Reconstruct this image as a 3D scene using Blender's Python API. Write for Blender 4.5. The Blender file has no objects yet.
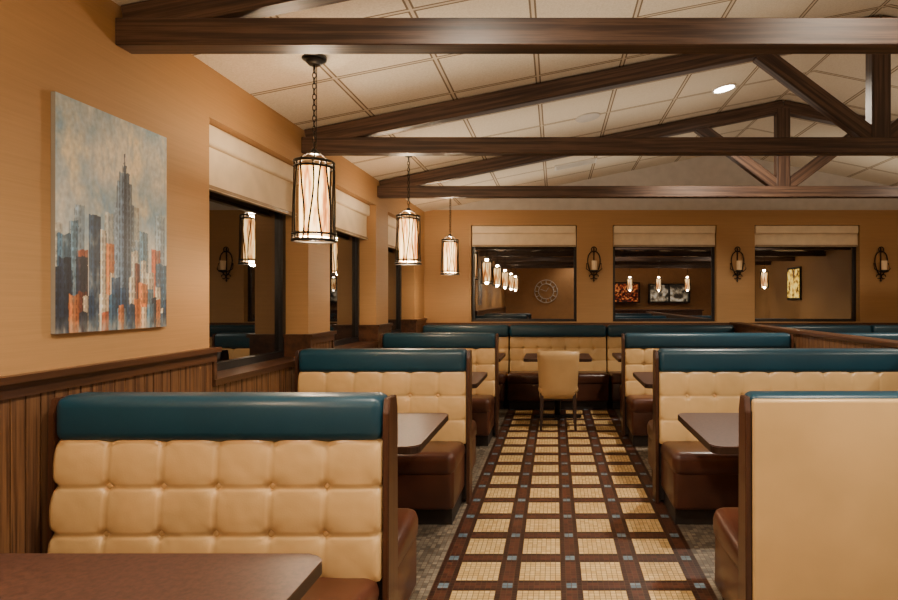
import bpy, bmesh, math, random
from mathutils import Vector, Matrix, noise
random.seed(7)
F=600.0; H=1.4
C=bpy.context.scene.collection

# ---------------- materials ----------------
class N:
    def __init__(s,name):
        s.m=bpy.data.materials.new(name); s.m.use_nodes=True
        s.t=s.m.node_tree; s.b=s.t.nodes['Principled BSDF']
    def n(s,typ,**kw):
        nd=s.t.nodes.new(typ)
        for k,v in kw.items():
            if k in nd.inputs: nd.inputs[k].default_value=v
            else: setattr(nd,k,v)
        return nd
    def l(s,a,b): s.t.links.new(a,b)
    def coord(s,scale=(1,1,1),out='Object',loc=(0,0,0)):
        tc=s.n('ShaderNodeTexCoord'); mp=s.n('ShaderNodeMapping')
        mp.inputs['Scale'].default_value=scale; mp.inputs['Location'].default_value=loc
        s.l(tc.outputs[out],mp.inputs[0]); return mp.outputs[0]
    def noise(s,vec,scale,detail=4,rough=.5):
        x=s.n('ShaderNodeTexNoise'); x.inputs['Scale'].default_value=scale
        x.inputs['Detail'].default_value=detail; x.inputs['Roughness'].default_value=rough
        s.l(vec,x.inputs['Vector']); return x.outputs['Fac']
    def ramp(s,fac,stops):
        r=s.n('ShaderNodeValToRGB'); e=r.color_ramp.elements
        while len(e)<len(stops): e.new(.5)
        for i,(p,c) in enumerate(stops):
            e[i].position=p; e[i].color=(*c,1)
        s.l(fac,r.inputs[0]); return r.outputs[0]
    def math(s,op,a,b=None,c=None):
        x=s.n('ShaderNodeMath',operation=op)
        for i,v in enumerate((a,b,c)):
            if v is None: continue
            if isinstance(v,(int,float)): x.inputs[i].default_value=v
            else: s.l(v,x.inputs[i])
        return x.outputs[0]
    def mix(s,f,a,b):
        x=s.n('ShaderNodeMix',data_type='RGBA')
        if isinstance(f,(int,float)): x.inputs[0].default_value=f
        else: s.l(f,x.inputs[0])
        for i,v in ((6,a),(7,b)):
            if isinstance(v,tuple): x.inputs[i].default_value=(*v,1)
            else: s.l(v,x.inputs[i])
        return x.outputs[2]
    def bump(s,h,st=.3,d=.01):
        x=s.n('ShaderNodeBump'); x.inputs['Strength'].default_value=st; x.inputs['Distance'].default_value=d
        s.l(h,x.inputs['Height']); s.l(x.outputs[0],s.b.inputs['Normal'])
    def rough(s,v): s.b.inputs['Roughness'].default_value=v
    def col(s,v):
        if isinstance(v,tuple): s.b.inputs['Base Color'].default_value=(*v,1)
        else: s.l(v,s.b.inputs['Base Color'])

def srgb(r,g,b):
    f=lambda c:(c/255/12.92) if c/255<=.04045 else ((c/255+.055)/1.055)**2.4
    return (f(r),f(g),f(b))

def leather(name,c,r=.38,var=.12):
    m=N(name); v=m.coord(); f=m.noise(v,3,3)
    c2=tuple(x*(1-var*1.6) for x in c)
    m.col(m.ramp(f,[(.3,c2),(.7,c)])); m.rough(r)
    m.bump(m.noise(v,180,2),.08,.003); return m.m
CREAM=leather('cream_vinyl',srgb(212,174,118),.30)
TEAL=leather('teal_vinyl',srgb(20,62,80),.36)
BROWN=leather('brown_vinyl',srgb(88,48,34),.32,.35)
CHAIRV=leather('chair_vinyl',srgb(196,160,110),.45)

def wood(name,axis,stops,sc=1.0,r=.45,off=0):
    m=N(name)
    s={'x':(.35,14,14),'y':(14,.35,14),'z':(14,14,.35)}[axis]
    v=m.coord(tuple(k*sc for k in s),loc=(off,off*2,0))
    f=m.noise(v,1.6,6,.6)
    m.col(m.ramp(f,stops)); m.rough(r); m.bump(f,.15,.004); return m.m
dk=[(.32,srgb(36,23,18)),(.47,srgb(62,43,33)),(.56,srgb(90,67,52)),(.68,srgb(52,35,27))]
WX=wood('truss_wood','x',dk,1.8)
slat=[(.3,srgb(38,22,14)),(.45,srgb(80,52,34)),(.57,srgb(116,82,54)),(.7,srgb(56,34,22))]
WZ=wood('slat_wood','z',slat,1.8)
WPL=wood('end_panel_wood','z',[(.3,srgb(46,25,16)),(.6,srgb(80,48,31)),(.75,srgb(58,33,21))],1.2,.35)
RAIL=wood('rail_wood','y',[(.3,srgb(46,26,17)),(.6,srgb(88,56,36)),(.75,srgb(60,36,24))],1,.35)
RAILX=wood('rail_wood_x','x',[(.3,srgb(46,26,17)),(.6,srgb(88,56,36)),(.75,srgb(60,36,24))],1,.35)
LEG=wood('leg_wood','z',[(.3,srgb(30,16,10)),(.7,srgb(52,28,18))],1,.35)

def plain(name,c,r=.5,metal=0,emit=None,es=0):
    m=N(name); v=m.coord(); f=m.noise(v,8,2)
    m.col(m.ramp(f,[(.3,tuple(x*.88 for x in c)),(.7,c)])); m.rough(r); m.b.inputs['Metallic'].default_value=metal
    if emit: m.b.inputs['Emission Color'].default_value=(*emit,1); m.b.inputs['Emission Strength'].default_value=es
    return m.m
BLACK=plain('black_metal',(.018,.015,.012),.4,.6)
FRAME=plain('window_frame_black',(.012,.012,.014),.35)
KICK=plain('kick_dark',(.02,.013,.01),.6)
SHADE=plain('shade_fabric',srgb(234,214,182),.8)
SHADEB=plain('shade_bar',srgb(150,128,100),.5)
GABLE=plain('gable_paint',srgb(200,193,184),.8)
WHITE=plain('white_trim',srgb(225,220,210),.5)
IRON=plain('wrought_iron',(.03,.024,.02),.45,.7)
DIM=plain('rear_wall_paint',srgb(172,126,80),.8)

def tablemat():
    m=N('table_laminate'); v=m.coord(); f=m.noise(v,60,6,.7)
    c=m.ramp(f,[(.35,srgb(50,30,23)),(.6,srgb(80,51,41))])
    m.col(c); m.rough(.4); return m.m
TABLE=tablemat()
TEDGE=plain('table_edge',srgb(40,22,16),.4)

def wallmat(name,c,ax):
    m=N(name)
    v=m.coord((3,3,170)); f=m.noise(v,1,3)
    v2=m.coord(); g=m.noise(v2,1.2,2)
    a=m.ramp(f,[(.3,tuple(x*.88 for x in c)),(.7,c)])
    b=m.mix(m.math('MULTIPLY',g,.2),a,tuple(x*.8 for x in c))
    m.col(b); m.rough(.62); m.bump(f,.10,.003); return m.m
WALL=wallmat('wall_tan_wallpaper',srgb(178,137,88),'z')

def glass():
    m=N('night_window_glass'); v=m.coord((1,1,1)); f=m.noise(v,1,1)
    m.col(m.ramp(f,[(.3,(.002,.0025,.003)),(.7,(.004,.004,.005))])); m.rough(.01)
    m.b.inputs['IOR'].default_value=3.5
    return m.m
GLASS=glass()

def ceilmat():
    m=N('ceiling_tile'); v=m.coord(); sp=m.n('ShaderNodeSeparateXYZ'); m.l(v,sp.inputs[0])
    def line(o,p,off):
        fr=m.math('FRACT',m.math('ADD',m.math('DIVIDE',o,p),off))
        d=m.math('MINIMUM',fr,m.math('SUBTRACT',1.0,fr))
        return d
    dx=line(sp.outputs[0],.61,.2); dy=line(sp.outputs[1],.61,.0)
    d=m.math('MINIMUM',dx,dy)
    ln=m.math('LESS_THAN',d,.014); ed=m.math('LESS_THAN',d,.032)
    f=m.noise(v,90,3,.7)
    base=m.ramp(f,[(.3,srgb(208,194,170)),(.65,srgb(228,216,194))])
    a=m.mix(ed,base,srgb(118,100,78)); b=m.mix(ln,a,srgb(206,190,164))  # ed: shadow edges beside the grid bars, painted into the colour
    m.col(b); m.rough(.9); m.bump(m.math('MULTIPLY',f,1.0),.2,.004); return m.m
CEIL=ceilmat()

T=.0262
def floormat():
    m=N('floor_mosaic'); v=m.coord(); sp=m.n('ShaderNodeSeparateXYZ'); m.l(v,sp.inputs[0])
    x0=-.60
    xs=m.math('DIVIDE',m.math('SUBTRACT',sp.outputs[0],x0),T)
    ys=m.math('DIVIDE',m.math('ADD',sp.outputs[1],10.0),T)
    ix=m.math('FLOOR',xs); iy=m.math('FLOOR',ys)
    def band(i):
        mo=m.math('FLOORED_MODULO',i,12.0)
        mid=m.math('LESS_THAN',m.math('ABSOLUTE',m.math('SUBTRACT',mo,1.5)),1.0)
        return m.math('LESS_THAN',mo,3.5),mid
    bx,mx=band(ix); by,my=band(iy)
    anyb=m.math('MAXIMUM',bx,by); both=m.math('MULTIPLY',mx,my)
    midl=m.math('MAXIMUM',m.math('MULTIPLY',mx,m.math('SUBTRACT',1.0,by)),m.math('MULTIPLY',my,m.math('SUBTRACT',1.0,bx)))
    cb=m.n('ShaderNodeCombineXYZ'); m.l(ix,cb.inputs[0]); m.l(iy,cb.inputs[1])
    wn=m.n('ShaderNodeTexWhiteNoise'); m.l(cb.outputs[0],wn.inputs[0]); r=wn.outputs['Value']
    cream=m.mix(r,srgb(204,166,104),srgb(228,196,138))
    brown=m.mix(r,srgb(38,18,13),srgb(60,30,22))
    red=m.mix(r,srgb(62,30,22),srgb(92,48,34))
    teal=m.mix(r,srgb(84,106,122),srgb(116,136,148))
    grey=m.mix(r,srgb(84,78,70),srgb(146,134,116))
    c=m.mix(anyb,cream,brown); c=m.mix(midl,c,red); c=m.mix(both,c,teal)
    n=4*12+4
    inside=m.math('MULTIPLY',m.math('GREATER_THAN',xs,0.0),m.math('LESS_THAN',xs,float(n)))
    c=m.mix(inside,grey,c)
    def g(o):
        fr=m.math('FRACT',o); return m.math('MINIMUM',fr,m.math('SUBTRACT',1.0,fr))
    gr=m.math('LESS_THAN',m.math('MINIMUM',g(xs),g(ys)),.055)
    c=m.mix(gr,c,srgb(88,64,44))
    m.col(c); m.rough(.42); m.bump(m.math('SUBTRACT',1.0,gr),.25,.002); return m.m
FLOOR=floormat()

def lampglass():
    m=N('lantern_glass'); v=m.coord((26,26,4)); f=m.noise(v,1,3,.6)
    c=m.ramp(f,[(.40,(1.0,.24,.03)),(.48,(1,.46,.12)),(.60,(1,.68,.30))])
    m.col((.9,.7,.45)); m.l(c,m.b.inputs['Emission Color'])
    st=m.ramp(f,[(.36,(.2,.2,.2)),(.56,(1,1,1))])
    m.l(m.math('MULTIPLY',st,6.0),m.b.inputs['Emission Strength']); return m.m
LG=lampglass()
BULB=plain('bulb_glow',(1,.9,.7),.5,0,(1,.9,.75),40)
CANDLE=plain('candle_glass',srgb(215,180,130),.25,0,(1,.6,.3),.1)

# ---------------- mesh helpers ----------------
def finish(name,bm,mats,parent=None,smooth=False,loc=None):
    me=bpy.data.meshes.new(name); bm.normal_update(); bm.to_mesh(me); bm.free()
    for m in (mats if isinstance(mats,(list,tuple)) else [mats]): me.materials.append(m)
    if smooth:
        for p in me.polygons: p.use_smooth=True
    o=bpy.data.objects.new(name,me); C.objects.link(o)
    if loc: o.location=loc
    if parent: o.parent=parent
    return o
def addbox(bm,x0,x1,y0,y1,z0,z1,mi=0):
    vs=[bm.verts.new(p) for p in ((x0,y0,z0),(x1,y0,z0),(x1,y1,z0),(x0,y1,z0),(x0,y0,z1),(x1,y0,z1),(x1,y1,z1),(x0,y1,z1))]
    fs=[]
    for f in ((0,3,2,1),(4,5,6,7),(0,1,5,4),(1,2,6,5),(2,3,7,6),(3,0,4,7)):
        fc=bm.faces.new([vs[i] for i in f]); fc.material_index=mi; fs.append(fc)
    return vs,fs
def box(name,x0,x1,y0,y1,z0,z1,mat,parent=None,bev=0,seg=3,smooth=None):
    bm=bmesh.new(); addbox(bm,x0,x1,y0,y1,z0,z1)
    if bev: bmesh.ops.bevel(bm,geom=bm.edges[:],offset=bev,segments=seg,profile=.5,affect='EDGES')
    o=finish(name,bm,mat,parent,smooth if smooth is not None else False)
    if bev and seg>2:
        for p in o.data.polygons: p.use_smooth=True
        try:
            o.data.set_sharp_from_angle(angle=math.radians(50))
        except Exception: pass
    return o
def boxes(name,lst,mat,parent=None):
    bm=bmesh.new()
    for b in lst: addbox(bm,*b)
    return finish(name,bm,mat,parent)
def empty(name,loc=(0,0,0)):
    e=bpy.data.objects.new(name,None); e.empty_display_size=.1; e.location=loc; C.objects.link(e); return e
def cyl(bm,r0,r1,z0,z1,n=24,cx=0,cy=0,caps=True,mi=0):
    a=[bm.verts.new((cx+r0*math.cos(2*math.pi*i/n),cy+r0*math.sin(2*math.pi*i/n),z0)) for i in range(n)]
    b=[bm.verts.new((cx+r1*math.cos(2*math.pi*i/n),cy+r1*math.sin(2*math.pi*i/n),z1)) for i in range(n)]
    for i in range(n):
        f=bm.faces.new((a[i],a[(i+1)%n],b[(i+1)%n],b[i])); f.material_index=mi; f.smooth=True
    if caps:
        bm.faces.new(a[::-1]).material_index=mi; bm.faces.new(b).material_index=mi
def tube(bm,pts,r,n=6,closed=False,mi=0):
    pts=[Vector(p) for p in pts]; rings=[]; m=len(pts)
    for i,p in enumerate(pts):
        if closed: d=pts[(i+1)%m]-pts[i-1]
        else: d=pts[min(i+1,m-1)]-pts[max(i-1,0)]
        d.normalize(); up=Vector((0,0,1)) if abs(d.z)<.9 else Vector((0,1,0))
        if abs(d.x)<.02 and abs(d.y)<.98: up=Vector((1,0,0))
        u=d.cross(up).normalized(); w=d.cross(u).normalized()
        rings.append([bm.verts.new(p+r*(u*math.cos(2*math.pi*k/n)+w*math.sin(2*math.pi*k/n))) for k in range(n)])
    for i in range(m if closed else m-1):
        A=rings[i]; B=rings[(i+1)%m]
        for k in range(n):
            f=bm.faces.new((A[k],A[(k+1)%n],B[(k+1)%n],B[k])); f.smooth=True; f.material_index=mi
    if not closed:
        bm.faces.new(rings[0]); bm.faces.new(rings[-1][::-1])

# ---------------- room shell ----------------
XL=-1.85; XR=6.61; XA=2.38; YB=8.5; YF=-5.0; ZE=2.65; SL=.2; ZA=ZE+SL*(XA-XL)
box('floor',-2.3,XR+.3,YF-.2,YB+.3,-.1,0,FLOOR)
WINL=[(3.21,4.5),(4.93,6.2),(6.65,7.9)]
ZS=.97; ZH=2.38
L=[(-2.2,XL,YF,YB,0,ZS),(-2.2,XL,YF,YB,ZH,ZE+.02)]
prev=YF
for a,b in WINL:
    L.append((-2.2,XL,prev,a,ZS,ZH)); prev=b
L.append((-2.2,XL,prev,YB,ZS,ZH))
boxes('wall_left',L,WALL)
WINB=[(-1.19,.31),(.82,2.29),(2.83,4.32),(4.86,6.3)]
BS=1.09; BH=2.46; ZG=2.675
L=[(-2.2,XR+.2,YB,YB+.25,0,BS),(-2.2,XR+.2,YB,YB+.25,BH,ZG)]
prev=-2.2
for a,b in WINB:
    L.append((prev,a,YB,YB+.25,BS,BH)); prev=b
L.append((prev,XR+.2,YB,YB+.25,BS,BH))
boxes('wall_back',L,WALL)
bm=bmesh.new()
pts=[(-2.0,ZG),(XR+.1,ZG),(XR+.1,ZG+.01),(XA,ZA+.05),(-2.0,ZG+.01)]
a=[bm.verts.new((x,YB+.01,z)) for x,z in pts]; b=[bm.verts.new((x,YB+.24,z)) for x,z in pts]
bm.faces.new(a); bm.faces.new(b[::-1])
for i in range(5): bm.faces.new((a[i],b[i],b[(i+1)%5],a[(i+1)%5]))
finish('wall_gable',bm,GABLE)
box('wall_right',XR,XR+.2,YF,YB,0,ZE+.02,WALL)
bm=bmesh.new()
pts=[(-2.2,0),(XR+.2,0),(XR+.2,ZE),(XA,ZA+.05),(-2.2,ZE)]
a=[bm.verts.new((x,YF-.2,z)) for x,z in pts]; b=[bm.verts.new((x,YF,z)) for x,z in pts]
bm.faces.new(a); bm.faces.new(b[::-1])
for i in range(5): bm.faces.new((a[i],a[(i+1)%5],b[(i+1)%5],b[i]))
finish('wall_rear',bm,DIM)
# ceiling
bm=bmesh.new()
def cz(x): return ZE+SL*(x-XL) if x<=XA else ZA-SL*(x-XA)
xs=[-2.2,XA,XR+.2]; 
lo=[[bm.verts.new((x,y,cz(x))) for x in xs] for y in (YF-.2,YB+.25)]
hi=[[bm.verts.new((x,y,cz(x)+.08)) for x in xs] for y in (YF-.2,YB+.25)]
for i in range(2):
    bm.faces.new((lo[0][i],lo[1][i],lo[1][i+1],lo[0][i+1])); bm.faces.new((hi[0][i],hi[0][i+1],hi[1][i+1],hi[1][i]))
    bm.faces.new((lo[0][i],lo[0][i+1],hi[0][i+1],hi[0][i])); bm.faces.new((lo[1][i+1],lo[1][i],hi[1][i],hi[1][i+1]))
bm.faces.new((lo[0][0],hi[0][0],hi[1][0],lo[1][0])); bm.faces.new((lo[0][2],lo[1][2],hi[1][2],hi[0][2]))
finish('ceiling',bm,CEIL)

# windows
wn=1
def roller_shade(axis,a,b,p,z0,z1):
    bm=bmesh.new()
    def ab(lo,hi,za,zb,mi,bev=0):
        b2=bmesh.new()
        if axis=='y': addbox(b2,p+lo,p+hi,a,b,za,zb,mi)
        else: addbox(b2,a,b,p+lo,p+hi,za,zb,mi)
        if bev: bmesh.ops.bevel(b2,geom=b2.edges[:],offset=bev,segments=3,profile=.5,affect='EDGES')
        me=bpy.data.meshes.new('tmp'); b2.to_mesh(me); b2.free(); bm.from_mesh(me); bpy.data.meshes.remove(me)
    ab(-.008,.008,z0,z1-.07,0); ab(-.045,.045,z1-.12,z1-.003,0,.018); ab(-.02,.02,z0-.03,z0,1,.005)
    if axis=='y': c=Vector((p,(a+b)/2,(z0+z1)/2))
    else: c=Vector(((a+b)/2,p,(z0+z1)/2))
    for v in bm.verts: v.co-=c
    o=finish('roller_shade',bm,[SHADE,SHADEB],None,False,c)
for a,b in WINL:
    w=empty('window_%d'%wn); wn+=1
    box('glass',-2.06,-2.05,a+.02,b-.02,ZS+.02,ZH-.02,GLASS,w)
    boxes('frame',[(-2.08,-2.02,a,a+.05,ZS,ZH),(-2.08,-2.02,b-.05,b,ZS,ZH),(-2.08,-2.02,a+.05,b-.05,ZS,ZS+.05),(-2.08,-2.02,a+.05,b-.05,ZH-.05,ZH)],FRAME,w)
    roller_shade('y',a+.012,b-.012,-1.95,2.05,ZH)
for a,b in WINB:
    w=empty('window_%d'%wn); wn+=1
    box('glass',a+.02,b-.02,YB+.13,YB+.14,BS+.02,BH-.02,GLASS,w)
    boxes('frame',[(a,a+.04,YB+.11,YB+.16,BS,BH),(b-.04,b,YB+.11,YB+.16,BS,BH),(a+.04,b-.04,YB+.11,YB+.16,BS,BS+.04),(a+.04,b-.04,YB+.11,YB+.16,BH-.04,BH)],FRAME,w)
    roller_shade('x',a+.012,b-.012,YB+.05,2.19,BH)

# wainscot slats (left)
bm=bmesh.new()
def slats(y0,y1,z1,xf=XL,th=.018):
    y=y0
    while y<y1-.01:
        w=min(.06,y1-y); addbox(bm,xf,xf+th,y,y+w-.005,.1,z1); y+=w
segs=[(YF,3.21,1.08),(3.21,4.5,ZS-.035),(4.5,4.93,1.08),(4.93,6.2,ZS-.035),(6.2,6.65,1.08),(6.65,7.9,ZS-.035),(7.9,8.48,1.08)]
for a,b,z in segs: slats(a,b,z)
finish('trim_1',bm,WZ)
# rails
bm=bmesh.new()
def rail(y0,y1,z0,z1):
    addbox(bm,XL,XL+.028,y0,y1,z0,z1-.025); addbox(bm,XL,XL+.045,y0,y1,z1-.025,z1)
for a,b,z in segs:
    if z>1: 
        rail(a,b,1.07,1.145)
for a,b in WINL:
    addbox(bm,-2.02,XL+.045,b-.04,b-.0,1.12,1.145); addbox(bm,-2.02,XL+.028,b-.025,b,ZS,1.12)
    addbox(bm,-2.02,XL+.045,a,a+.04,1.12,1.145); addbox(bm,-2.02,XL+.028,a,a+.025,ZS,1.12)
    addbox(bm,-2.02,XL+.035,a,b,ZS-.03,ZS+.004)
finish('trim_2',bm,RAIL)
box('baseboard_left',XL,XL+.025,YF,YB-.02,0,.1,KICK)
boxes('trim_3',[(XL,XR,YB-.03,YB,1.0,1.08)],RAILX)

# partition
p=empty('wall_partition')
bm=bmesh.new()
y=1.0
while y<8.45:
    addbox(bm,2.48,2.62,y,y+.07,0,1.05); y+=.075
finish('slatted_body',bm,WZ,p)
box('cap',2.465,2.635,.98,8.48,1.05,1.09,RAIL,p,.008,2)

# ---------------- trusses ----------------
def bar(name,p1,p2,w,h,par):
    p1=Vector(p1);p2=Vector(p2); d=p2-p1; Ln=d.length
    bm=bmesh.new(); addbox(bm,-Ln/2,Ln/2,-w/2,w/2,-h/2,h/2)
    bmesh.ops.bevel(bm,geom=bm.edges[:],offset=.004,segments=1,affect='EDGES')
    o=finish(name,bm,WX,par); ang=math.atan2(d.z,d.x)
    o.rotation_euler=(0,-ang,0); o.location=(p1+p2)/2; return o
def truss(y):
    e=empty('roof_truss'); w=.1; yc=y+w/2
    bar('bottom_chord',(XL,yc,2.53),(XR,yc,2.53),w,.115,e)
    zr=lambda x:2.575+SL*(x-XL)
    bar('rafter_left',(XL+.03,yc,zr(XL+.03)),(XA,yc,zr(XA)),w*.9,.125,e)
    bar('rafter_right',(XA,yc,zr(XA)),(XR-.03,yc,zr(XL+.03)),w*.9,.125,e)
    bar('king_post',(XA,yc,2.57),(XA,yc,zr(XA)-.02),w*.96,.14,e)
    for s in (-1,1): bar('brace',(XA+s*.88,yc,zr(XA-.88)-.03),(XA+s*.06,yc,2.6),w*.8,.12,e)
for y in (2.52,4.37,6.24): truss(y)
truss(.65); truss(-1.2); truss(-3.0)

# ---------------- booths ----------------
def tufted(name,x0,x1,z0,z1,cols,rows,yface,sgn,par,slope=.08):
    n=20; bm=bmesh.new(); NX=cols*n; NZ=rows*n; g=[]
    for j in range(NZ+1):
        row=[]
        for i in range(NX+1):
            u=i/n; v=j/n; z=z0+(z1-z0)*v/rows; x=x0+(x1-x0)*u/cols
            su=abs(math.sin(math.pi*u)); sv=abs(math.sin(math.pi*v))
            du=min(u%1,1-u%1); dv=min(v%1,1-v%1)
            rr=math.hypot(du,dv)
            h=.022+.004*(su*sv)**.6
            h-=.016*math.exp(-rr*rr/.009)+.006*math.exp(-rr*rr/.06)
            h-=.0048*math.exp(-(du*du)/.0010)*(.5+.5*abs(1-2*dv))
            h-=.0048*math.exp(-(dv*dv)/.0010)*(.5+.5*abs(1-2*du))
            if rr>.02:
                h-=.0022*math.cos(8*math.atan2(dv,du))*math.exp(-rr*rr/.03)
            h+=.003*noise.noise(Vector((x*6+x0,z*6,yface)))+.0012*noise.noise(Vector((x*26,z*26,yface)))
            if dv<.04 and (v<.1 or v>rows-.1): h=min(h,.018)
            off=h+(z1-z)*slope
            row.append(bm.verts.new((x,yface+sgn*off,z)))
        g.append(row)
    for j in range(NZ):
        for i in range(NX):
            q=(g[j][i],g[j][i+1],g[j+1][i+1],g[j+1][i])
            f=bm.faces.new(q if sgn<0 else q[::-1]); f.smooth=True
    edge=[g[j][0] for j in range(NZ+1)],[g[j][NX] for j in range(NZ+1)]
    for k,e in enumerate(edge):
        bk=[bm.verts.new((v.co.x,yface-sgn*.01,v.co.z)) for v in e]
        for j in range(NZ):
            q=(e[j],e[j+1],bk[j+1],bk[j]); f=bm.faces.new(q)
    for j in range(1,rows):
        for i in range(1,cols):
            z=z0+(z1-z0)*j/rows; x=x0+(x1-x0)*i/cols
            M=Matrix.Translation((x,yface+sgn*((z1-z)*slope-.003),z))@Matrix.Scale(.5,4,(0,1,0))
            bmesh.ops.create_uvsphere(bm,u_segments=12,v_segments=8,radius=.013,matrix=M)
    bmesh.ops.recalc_face_normals(bm,faces=bm.faces[:])
    return finish(name,bm,CREAM,par,True)
def seat(par,x0,x1,ya,yb):   # ya: at back , yb: front edge
    a,b=min(ya,yb),max(ya,yb); s=1 if yb>ya else -1
    o=box('seat_cushion',x0,x1,a,b,.32,.47,BROWN,par,.05,5)
    for v in o.data.vertices:
        if v.co.z>.4: v.co.z-=.035*(1-abs(v.co.y-ya)/abs(yb-ya))
    f=yb-s*.02; a2,b2=min(ya,f),max(ya,f)
    box('seat_apron',x0+.008,x1-.008,a2,b2,.11,.36,BROWN,par,.025,3)
    f=yb-s*.09; a2,b2=min(ya,f),max(ya,f)
    box('kick_base',x0+.03,x1-.03,a2,b2,0,.12,KICK,par)
def booth(x0,x1,yc,cols,front='tuft',rear='tuft',seats='fr',name='restaurant_booth',pw=.06):
    e=empty(name)
    box('core',x0,x1,yc-.04,yc+.04,.02,1.0,KICK,e)
    if front=='tuft': box('head_roll',x0,x1,yc-.075,yc+.075,.895,1.06,TEAL,e,.04,6)
    else: box('head_roll',x0,x1,yc-.03,yc+.085,.895,1.06,TEAL,e,.03,6)
    for xa in (x0-.023,x1+.001):
        bm=bmesh.new()
        prof=[(-pw-.01,0),(pw+.01,0),(pw,1.0),(pw-.015,1.05),(-pw+.015,1.05),(-pw,1.0)]
        a=[bm.verts.new((xa,yc+p,z)) for p,z in prof]; b=[bm.verts.new((xa+.022,yc+p,z)) for p,z in prof]
        bm.faces.new(a[::-1]); bm.faces.new(b); k=len(prof)
        for i in range(k): bm.faces.new((a[i],a[(i+1)%k],b[(i+1)%k],b[i]))
        bmesh.ops.recalc_face_normals(bm,faces=bm.faces[:])
        bmesh.ops.bevel(bm,geom=bm.edges[:],offset=.003,segments=2,affect='EDGES')
        finish('end_panel',bm,WPL,e)
    if front=='tuft': tufted('tufted_back',x0+.004,x1-.004,.415,.905,cols,3,yc-.045,-1,e)
    else:
        box('plain_back',x0+.002,x1-.002,yc-.055,yc-.02,.1,1.045,CREAM,e,.012,4)
    if rear=='tuft': tufted('tufted_back',x0+.004,x1-.004,.415,.905,cols,3,yc+.045,1,e)
    if 'f' in seats: seat(e,x0+.005,x1-.002,yc-.05,yc-.54)
    if 'r' in seats: seat(e,x0+.005,x1-.002,yc+.05,yc+.55)
    return e
for yc in (2.18,4.19,6.2): booth(-1.77,-.61,yc,6)
booth(.705,2.42,2.19,9,front='plain',seats='r',pw=.04)
for yc in (4.19,6.2): booth(.715,2.42,yc,9)
for yc in (4.19,6.2): booth(2.72,4.3,yc,8)
def banq(x0,x1,cols):
    e=empty('wall_banquette')
    box('core',x0,x1,8.2,8.46,.02,1.0,KICK,e)
    box('head_roll',x0,x1,8.12,8.3,.895,1.06,TEAL,e,.045,6)
    tufted('tufted_back',x0+.004,x1-.004,.415,.905,cols,3,8.19,-1,e)
    seat(e,x0+.003,x1-.003,8.19,7.6)
banq(-1.8,-.63,6); banq(-.62,.70,7); banq(.71,2.44,9); banq(2.66,4.3,8); banq(4.31,6.4,10)

# ---------------- tables ----------------
def table(x0,x1,y0,y1,post=None):
    e=empty('dining_table'); zt=.735
    bm=bmesh.new(); r=.05; pts=[]
    for cx,cy,a0 in ((x1-r,y1-r,0),(x0+r,y1-r,90),(x0+r,y0+r,180),(x1-r,y0+r,270)):
        for k in range(7):
            a=math.radians(a0+k*15); pts.append((cx+r*math.cos(a),cy+r*math.sin(a)))
    n=len(pts)
    lo=[bm.verts.new((x,y,zt-.035)) for x,y in pts]; hi=[bm.verts.new((x,y,zt)) for x,y in pts]
    bm.faces.new(lo[::-1]).material_index=1; bm.faces.new(hi)
    for i in range(n):
        f=bm.faces.new((lo[i],lo[(i+1)%n],hi[(i+1)%n],hi[i])); f.material_index=1
    bmesh.ops.bevel(bm,geom=[ed for ed in bm.edges if all(v in hi for v in ed.verts)],offset=.005,segments=2,affect='EDGES')
    finish('top',bm,[TABLE,TEDGE],e)
    bm=bmesh.new(); cx=(x0+x1)/2; cy=(y0+y1)/2
    cyl(bm,.038,.038,.03,zt-.035,20,cx,cy); cyl(bm,.06,.15,zt-.05,zt-.036,24,cx,cy)
    addbox(bm,cx-.28,cx+.28,cy-.035,cy+.035,0,.035); addbox(bm,cx-.035,cx+.035,cy-.16,cy+.16,0,.035)
    finish('pedestal',bm,BLACK,e)
table(-1.76,-.595,.62,1.575)
for k in (2.72,4.74,6.75): table(-1.76,-.62,k,k+.82)
for k in (2.72,4.74,6.75): table(.715,2.0,k,k+.82)
table(-.36,.42,6.78,7.5)

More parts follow.
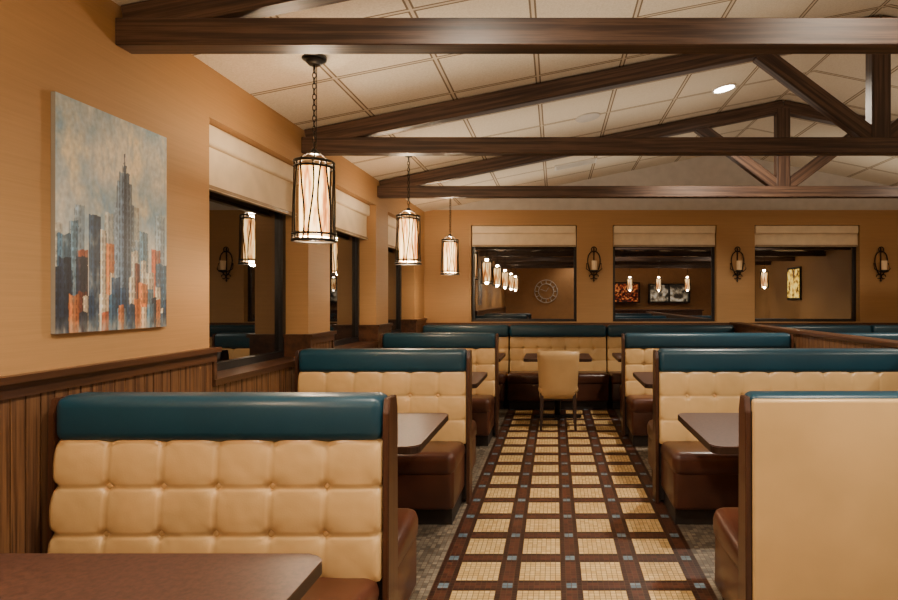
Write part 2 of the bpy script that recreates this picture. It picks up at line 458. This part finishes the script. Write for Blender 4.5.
# ---------------- chair ----------------
def chair(cx,yb):
    e=empty('dining_chair')
    bm=bmesh.new(); nx=10; nz=10; grid={}
    for s in (0,1):
        for j in range(nz+1):
            for i in range(nx+1):
                u=i/nx*2-1; v=j/nz; z=.34+.52*v
                hw=.20+.028*v
                z2=z-.012*(u*u)*v
                y=yb+.07*(1-v)+.03*(1-u*u)*-1+(s*.055)
                edge=max(abs(u)**8,(abs(2*v-1))**8)
                y+= (.02 if s==0 else -.02)*edge
                grid[s,i,j]=bm.verts.new((cx+u*hw,y,z2))
    for s in (0,1):
        for j in range(nz):
            for i in range(nx):
                bm.faces.new((grid[s,i,j],grid[s,i+1,j],grid[s,i+1,j+1],grid[s,i,j+1]))
    for j in range(nz):
        for i in (0,nx): bm.faces.new((grid[0,i,j],grid[1,i,j],grid[1,i,j+1],grid[0,i,j+1]))
    for i in range(nx):
        for j in (0,nz): bm.faces.new((grid[0,i,j],grid[1,i,j],grid[1,i+1,j],grid[0,i+1,j]))
    bmesh.ops.recalc_face_normals(bm,faces=bm.faces[:])
    finish('upholstered_back',bm,CHAIRV,e,True)
    box('seat',cx-.215,cx+.215,yb+.06,yb+.5,.40,.475,CHAIRV,e,.03,4)
    bm=bmesh.new()
    addbox(bm,cx-.19,cx+.19,yb+.08,yb+.47,.32,.40)
    for sx in (-1,1):
        for yy,dy in ((yb+.09,-.04),(yb+.45,.01)):
            vs,_=addbox(bm,cx+sx*.175-.02,cx+sx*.175+.02,yy-.02,yy+.02,0,.40)
            for v in vs:
                if v.co.z<.01: v.co.x=cx+sx*.185+(v.co.x-cx-sx*.175)*.65; v.co.y=yy+dy+(v.co.y-yy)*.65
        addbox(bm,cx+sx*.18-.01,cx+sx*.18+.01,yb+.07,yb+.45,.16,.185)
    finish('legs',bm,LEG,e)
chair(.035,6.38)

# ---------------- pendants ----------------
WARM=(1.0,.77,.52)
def pendant(x,y,power,name='pendant_lantern'):
    e=empty(name,(x,y,0)); zt=cz(x)
    bm=bmesh.new(); z0=1.73; z1=2.165; R=.113; Rt=.103
    def ring(z,r,t=.006): tube(bm,[(r*math.cos(2*math.pi*k/32),r*math.sin(2*math.pi*k/32),z) for k in range(32)],t,6,True)
    ring(z0,R,.009); ring(z0+.035,R,.007); ring(z1-.03,Rt,.007); ring(z1,Rt,.009)
    nb=14
    for k in range(nb):
        a=2*math.pi*k/nb; tw=.13*(1 if k%2 else -1)
        pts=[]
        for s in range(9):
            f=s/8; aa=a+tw*math.sin(f*math.pi*1.3+k); r=R+(Rt-R)*f
            pts.append((r*math.cos(aa),r*math.sin(aa),z0+(z1-z0)*f))
        tube(bm,pts,.0052,5)
    for k in range(4):
        a=math.pi/2*k+.4; tube(bm,[(Rt*math.cos(a),Rt*math.sin(a),z1),(.02*math.cos(a),.02*math.sin(a),z1+.06)],.004,5)
    cyl(bm,.028,.012,z1+.045,z1+.075,16)
    z=z1+.08; k=0
    while z<zt-.06:
        pts=[]
        for s in range(12):
            t=2*math.pi*s/12; px=.009*math.cos(t); pz=.019*math.sin(t)
            pts.append((px,0,z+.015+pz) if k%2 else (0,px,z+.015+pz))
        tube(bm,pts,.0028,5,True); z+=.030; k+=1
    tube(bm,[(0.012,0,z1+.07),(0.012,.004,zt-.03)],.0022,5)
    tube(bm,[(0,0,zt-.07),(0,0,zt-.02)],.006,6)
    cyl(bm,.03,.062,zt-.045,zt-.015,24); cyl(bm,.066,.066,zt-.015,zt+.005,24)
    finish('cage_and_chain',bm,BLACK,e)
    bm=bmesh.new(); cyl(bm,.078,.078,z0+.02,z1-.02,32,caps=False); finish('glass_shade',bm,LG,e,True)
    for nm,z,p in (('lamp_up',z1+.025,power*.5),('lamp_down',z0+.01,power*.5)):
        ld=bpy.data.lights.new(nm,'POINT'); ld.energy=p; ld.color=WARM; ld.shadow_soft_size=.035
        lo=bpy.data.objects.new(nm,ld); lo.location=(0,0,z); lo.parent=e; C.objects.link(lo)
for y in (-3.1,-.95,1.2,3.34,5.48,7.66): pendant(-1.34,y,46)
for y in (-1.5,1.2): pendant(5.6,y,40)
for x in (2.6,3.6,4.6): pendant(x,-3.6,24)  # extra pendants added out of view to brighten the window reflections

# ---------------- downlights ----------------
def downlight(x,y,power,angle=150):
    e=empty('recessed_downlight',(x,y,cz(x))); s=-1 if x>XA else 1
    e.rotation_euler=(0,-s*math.atan(SL),0)
    bm=bmesh.new()
    tube(bm,[(.1*math.cos(2*math.pi*k/32),.1*math.sin(2*math.pi*k/32),-.004) for k in range(32)],.012,6,True); finish('trim_ring',bm,WHITE,e,True)
    bm=bmesh.new(); cyl(bm,.092,.092,-.008,-.003,32); finish('lens',bm,BULB,e)
    ld=bpy.data.lights.new('lamp','SPOT'); ld.energy=power; ld.color=(1,.86,.68); ld.spot_size=math.radians(angle); ld.spot_blend=.6; ld.shadow_soft_size=.09
    lo=bpy.data.objects.new('lamp',ld); lo.location=(0,0,-.03); lo.parent=e; C.objects.link(lo)
for x,y,p in ((1.535,5.45,400),(1.535,1.6,340),(-.5,1.7,210),(-.5,-1.6,220),(1.535,-1.6,280),(4.6,5.45,300),(4.6,1.6,260),(4.6,-1.6,220),(.6,-4.2,200)):  # downlights beyond the visible one are added out of view for even brightness
    downlight(x,y,p)
# added fill lights without fixtures, facing up to brighten the ceiling
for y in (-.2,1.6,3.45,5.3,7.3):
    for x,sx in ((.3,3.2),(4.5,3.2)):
        ld=bpy.data.lights.new('ceiling_fill','AREA'); ld.shape='RECTANGLE'; ld.size=sx; ld.size_y=.9; ld.energy=8; ld.color=(1,.86,.68)
        lo=bpy.data.objects.new('ceiling_fill_light',ld); lo.location=(x,y,2.6); lo.rotation_euler=(math.pi,0,0); C.objects.link(lo)
# ceiling speaker
e=empty('ceiling_speaker',(.30,5.51,cz(.30))); e.rotation_euler=(0,-math.atan(SL),0)
bm=bmesh.new(); cyl(bm,.11,.12,-.012,.0,32); finish('grille',bm,GABLE,e)
# air supply grille in the ceiling
e=empty('air_vent',(.25,7.35,cz(.25))); e.rotation_euler=(0,-math.atan(SL),0)
boxes('louvres',[(-.24,.24,-.1+k*.045,-.08+k*.045,-.012,-.002) for k in range(5)]+[(-.26,-.24,-.12,.12,-.014,0),(.24,.26,-.12,.12,-.014,0),(-.24,.24,-.12,-.105,-.014,0),(-.24,.24,.105,.12,-.014,0)],WHITE,e)
box('duct_shade_sheet',-.24,.24,-.105,.105,-.003,.0,KICK,e)  # flat dark sheet standing in for the shade behind the louvres

# ---------------- sconces ----------------
def sconce(x,z,y=YB):
    e=empty('wall_sconce',(x,y,z))
    bm=bmesh.new()
    pts=[]
    for k in range(28):
        t=2*math.pi*k/28; w=.085*(1+.25*math.sin(t)); pts.append((w*math.cos(t),-.02,.02+.17*math.sin(t)))
    tube(bm,pts,.009,6,True)
    pts=[(.035*math.cos(2*math.pi*k/16),-.02,.215+.035*math.sin(2*math.pi*k/16)) for k in range(16)]
    tube(bm,pts,.008,6,True)
    for s in (-1,1):
        tube(bm,[(s*(.035+.03*math.cos(t*.4)),-.02,-.17+.03*math.sin(t*.4)) for t in range(14)],.007,6)
        tube(bm,[(s*.1,-.02,.02),(s*.11,-.05,-.06),(s*.06,-.09,-.1),(0,-.1,-.11)],.007,6)
    tube(bm,[(0,-.008,-.23),(0,-.008,.24)],.009,6)
    tube(bm,[(0,-.008,-.1),(0,-.1,-.11)],.009,6)
    cyl(bm,.03,.052,-.115,-.09,20,0,-.1); cyl(bm,.052,.052,-.09,-.08,20,0,-.1)
    cyl(bm,.0,.018,-.25,-.22,12,0,-.012)
    finish('iron_bracket',bm,IRON,e)
    bm=bmesh.new(); cyl(bm,.036,.04,-.08,.05,24,0,-.1,caps=False); cyl(bm,.024,.024,-.08,.0,20,0,-.1); finish('candle_cup',bm,CANDLE,e)
for x in (.55,2.58,4.61): sconce(x,1.9)

# ---------------- painting ----------------
def painting():
    y0,y1,z0,z1=2.2,2.83,1.275,2.165; xf=XL+.018
    e=empty('canvas_painting')
    box('stretcher',XL+.001,xf-.001,y0,y1,z0,z1,plain('canvas_edge',srgb(150,145,135),.8),e)
    NX,NZ=210,300
    rnd=random.Random(23); B=[]
    def lerp(a,b,t): return tuple(a[i]+(b[i]-a[i])*t for i in range(3))
    pal_far=[(132,150,162),(108,130,150),(176,168,150),(96,122,146)]
    pal_near=[(28,50,76),(150,66,32),(46,80,108),(22,32,50),(190,104,48),(80,114,138),(206,190,164),(88,40,26),(36,64,96)]
    for i in range(16):
        c=rnd.random(); w=.05+.06*rnd.random(); B.append((c-w/2,c+w/2,.38+.22*rnd.random(),rnd.choice(pal_far),.6))
    tc=.56
    for w,h,c in ((.095,.60,(104,120,138)),(.07,.70,(92,110,128)),(.048,.75,(78,98,120)),(.02,.785,(66,84,106)),(.007,.84,(60,76,94))):
        B.append((tc-w,tc+w,h,c,.9))
    for c,w,h,k in ((.06,.10,.42,2),(.30,.10,.52,0),(.20,.09,.36,1),(.43,.08,.40,4),(.75,.09,.48,5),(.88,.10,.40,1),(.66,.07,.38,6),(.98,.1,.32,2),(.14,.06,.48,5),(.37,.05,.46,6)):
        B.append((c-w/2,c+w/2,h,pal_near[k],.85))
    for i in range(22):
        c=rnd.random(); w=.04+.06*rnd.random(); B.append((c-w/2,c+w/2,.14+.2*rnd.random(),rnd.choice(pal_near),.9))
    for i in range(24):
        c=rnd.random(); w=.04+.06*rnd.random(); B.append((c-w/2,c+w/2,.05+.12*rnd.random(),rnd.choice(pal_near),.9))
    bm=bmesh.new(); cl=bm.loops.layers.color.new('paint'); g=[];cols={}
    for j in range(NZ+1):
        r=[]
        for i in range(NX+1):
            u=i/NX; v=j/NZ
            n1=noise.fractal(Vector((u*3,v*3,1)),1,2,5); n2=noise.fractal(Vector((u*26,v*11,5)),1,2,4)
            n3=noise.fractal(Vector((u*4+9,v*4,3)),1,2,5); n4=noise.fractal(Vector((u*40,v*40,8)),1,2,3)
            c=lerp((218,212,196),(132,164,188),max(0,min(1,.45+1.0*n1+.4*(v-.5))))
            c=lerp(c,(232,214,176),max(0,min(.85,n3*1.5)))
            c=lerp(c,(156,170,176),max(0,min(.5,n2*.8)))
            c=tuple(k*(1+.10*n4) for k in c)
            for a,b,h,bc,al in B:
                hh=h+.008*n2
                if a+.003*n4<u<b+.003*n4 and v<hh:
                    t=al*max(.45,min(1,1.0+.5*n2))
                    wn=.76 if (int(u*100)%3==0 and int(v*85)%3) else 1.04
                    sh=1.35 if u<a+(b-a)*.38 else .9
                    edge=.7 if (u-a<.006 or b-u<.006) else 1
                    c=lerp(c,tuple(min(255,k*wn*sh*edge*(1+.25*n4)) for k in bc),t)
            if v<.08:
                c=lerp(c,(186,180,168),max(0,min(.8,(.08-v)*10*(.6+n2))))
            vv=bm.verts.new((xf,y0+(y1-y0)*u,z0+(z1-z0)*v)); cols[vv]=tuple(max(0,min(1,k/255)) for k in c); r.append(vv)
        g.append(r)
    for j in range(NZ):
        for i in range(NX):
            f=bm.faces.new((g[j][i],g[j][i+1],g[j+1][i+1],g[j+1][i]))
            for lp in f.loops: lp[cl]=cols[lp.vert]+(1,)
    m=N('painted_canvas'); at=m.n('ShaderNodeVertexColor'); at.layer_name='paint'
    m.col(at.outputs[0]); m.rough(.55); m.bump(m.noise(m.coord(),120,3),.2,.003)
    finish('painted_face',bm,m.m,e)
painting()

# ---------------- things reflected in the night windows ----------------
e=empty('wall_clock',(-.33,YF,1.72))
bm=bmesh.new()
for r in (.42,.28): tube(bm,[(r*math.cos(2*math.pi*k/40),.03,r*math.sin(2*math.pi*k/40)) for k in range(40)],.014,6,True)
for k in range(12):
    a=math.pi/6*k; tube(bm,[(.29*math.cos(a),.03,.29*math.sin(a)),(.41*math.cos(a),.03,.41*math.sin(a))],.014,5)
tube(bm,[(0,.04,0),(.1,.04,.15)],.01,5); tube(bm,[(0,.04,0),(-.2,.04,.08)],.008,5)
finish('open_dial',bm,WHITE,e)
def glow(name,stops,st,sc=7):
    m=N(name); f=m.noise(m.coord(),sc,4); c=m.ramp(f,stops)
    m.col(c); m.l(c,m.b.inputs['Emission Color']); m.b.inputs['Emission Strength'].default_value=st; return m.m
e=empty('lit_wall_picture')
box('frame',XR-.05,XR,.3,1.2,1.4,2.3,BLACK,e,.01,2)
box('panel',XR-.06,XR-.05,.36,1.14,1.46,2.24,glow('picture_glow',[(.4,(.08,.03,.01)),(.52,(.9,.5,.05)),(.6,(1,.75,.15))],3),e)
e=empty('service_counter')
box('body',2.0,5.2,-4.4,-3.9,0,1.02,WPL,e,.01,2); box('worktop',1.95,5.25,-4.45,-3.85,1.02,1.06,TABLE,e,.008,2)
e=empty('lit_display_cabinet')
boxes('case',[(1.9,3.1,-4.98,-4.6,1.3,1.34),(1.9,3.1,-4.98,-4.6,2.0,2.05),(1.9,1.94,-4.98,-4.6,1.34,2.0),(3.06,3.1,-4.98,-4.6,1.34,2.0),(1.94,3.06,-4.98,-4.6,1.66,1.68)],BLACK,e)
box('red_back_panel',1.94,3.06,-4.98,-4.95,1.34,2.0,glow('display_glow',[(.46,(.03,.005,.003)),(.54,(.5,.04,.015)),(.64,(1,.4,.1))],1.2,14),e)
e=empty('kitchen_pass_shelf')
box('lit_panel',3.5,4.9,-4.98,-4.95,1.35,1.95,glow('pass_glow',[(.45,(.04,.03,.02)),(.55,(.5,.4,.26)),(.64,(1,.9,.7))],.9,5),e)
boxes('shelf_frame',[(3.45,4.95,-4.98,-4.7,1.95,2.0),(3.45,4.95,-4.98,-4.7,1.3,1.35),(3.45,3.5,-4.98,-4.7,1.35,1.95),(4.9,4.95,-4.98,-4.7,1.35,1.95),(4.18,4.22,-4.98,-4.7,1.35,1.95)],BLACK,e)

# ---------------- world, camera ----------------
w=bpy.data.worlds.new('World'); bpy.context.scene.world=w; w.use_nodes=True
w.node_tree.nodes['Background'].inputs[0].default_value=(.01,.012,.02,1); w.node_tree.nodes['Background'].inputs[1].default_value=1
cam=bpy.data.cameras.new('camera'); co=bpy.data.objects.new('camera',cam); C.objects.link(co)
co.location=(0,0,H); co.rotation_euler=(math.pi/2,0,0)
cam.sensor_width=36; cam.lens=36*F/898; cam.shift_x=-(555-449)/898; cam.shift_y=0.0
cam.clip_start=.05
bpy.context.scene.camera=co
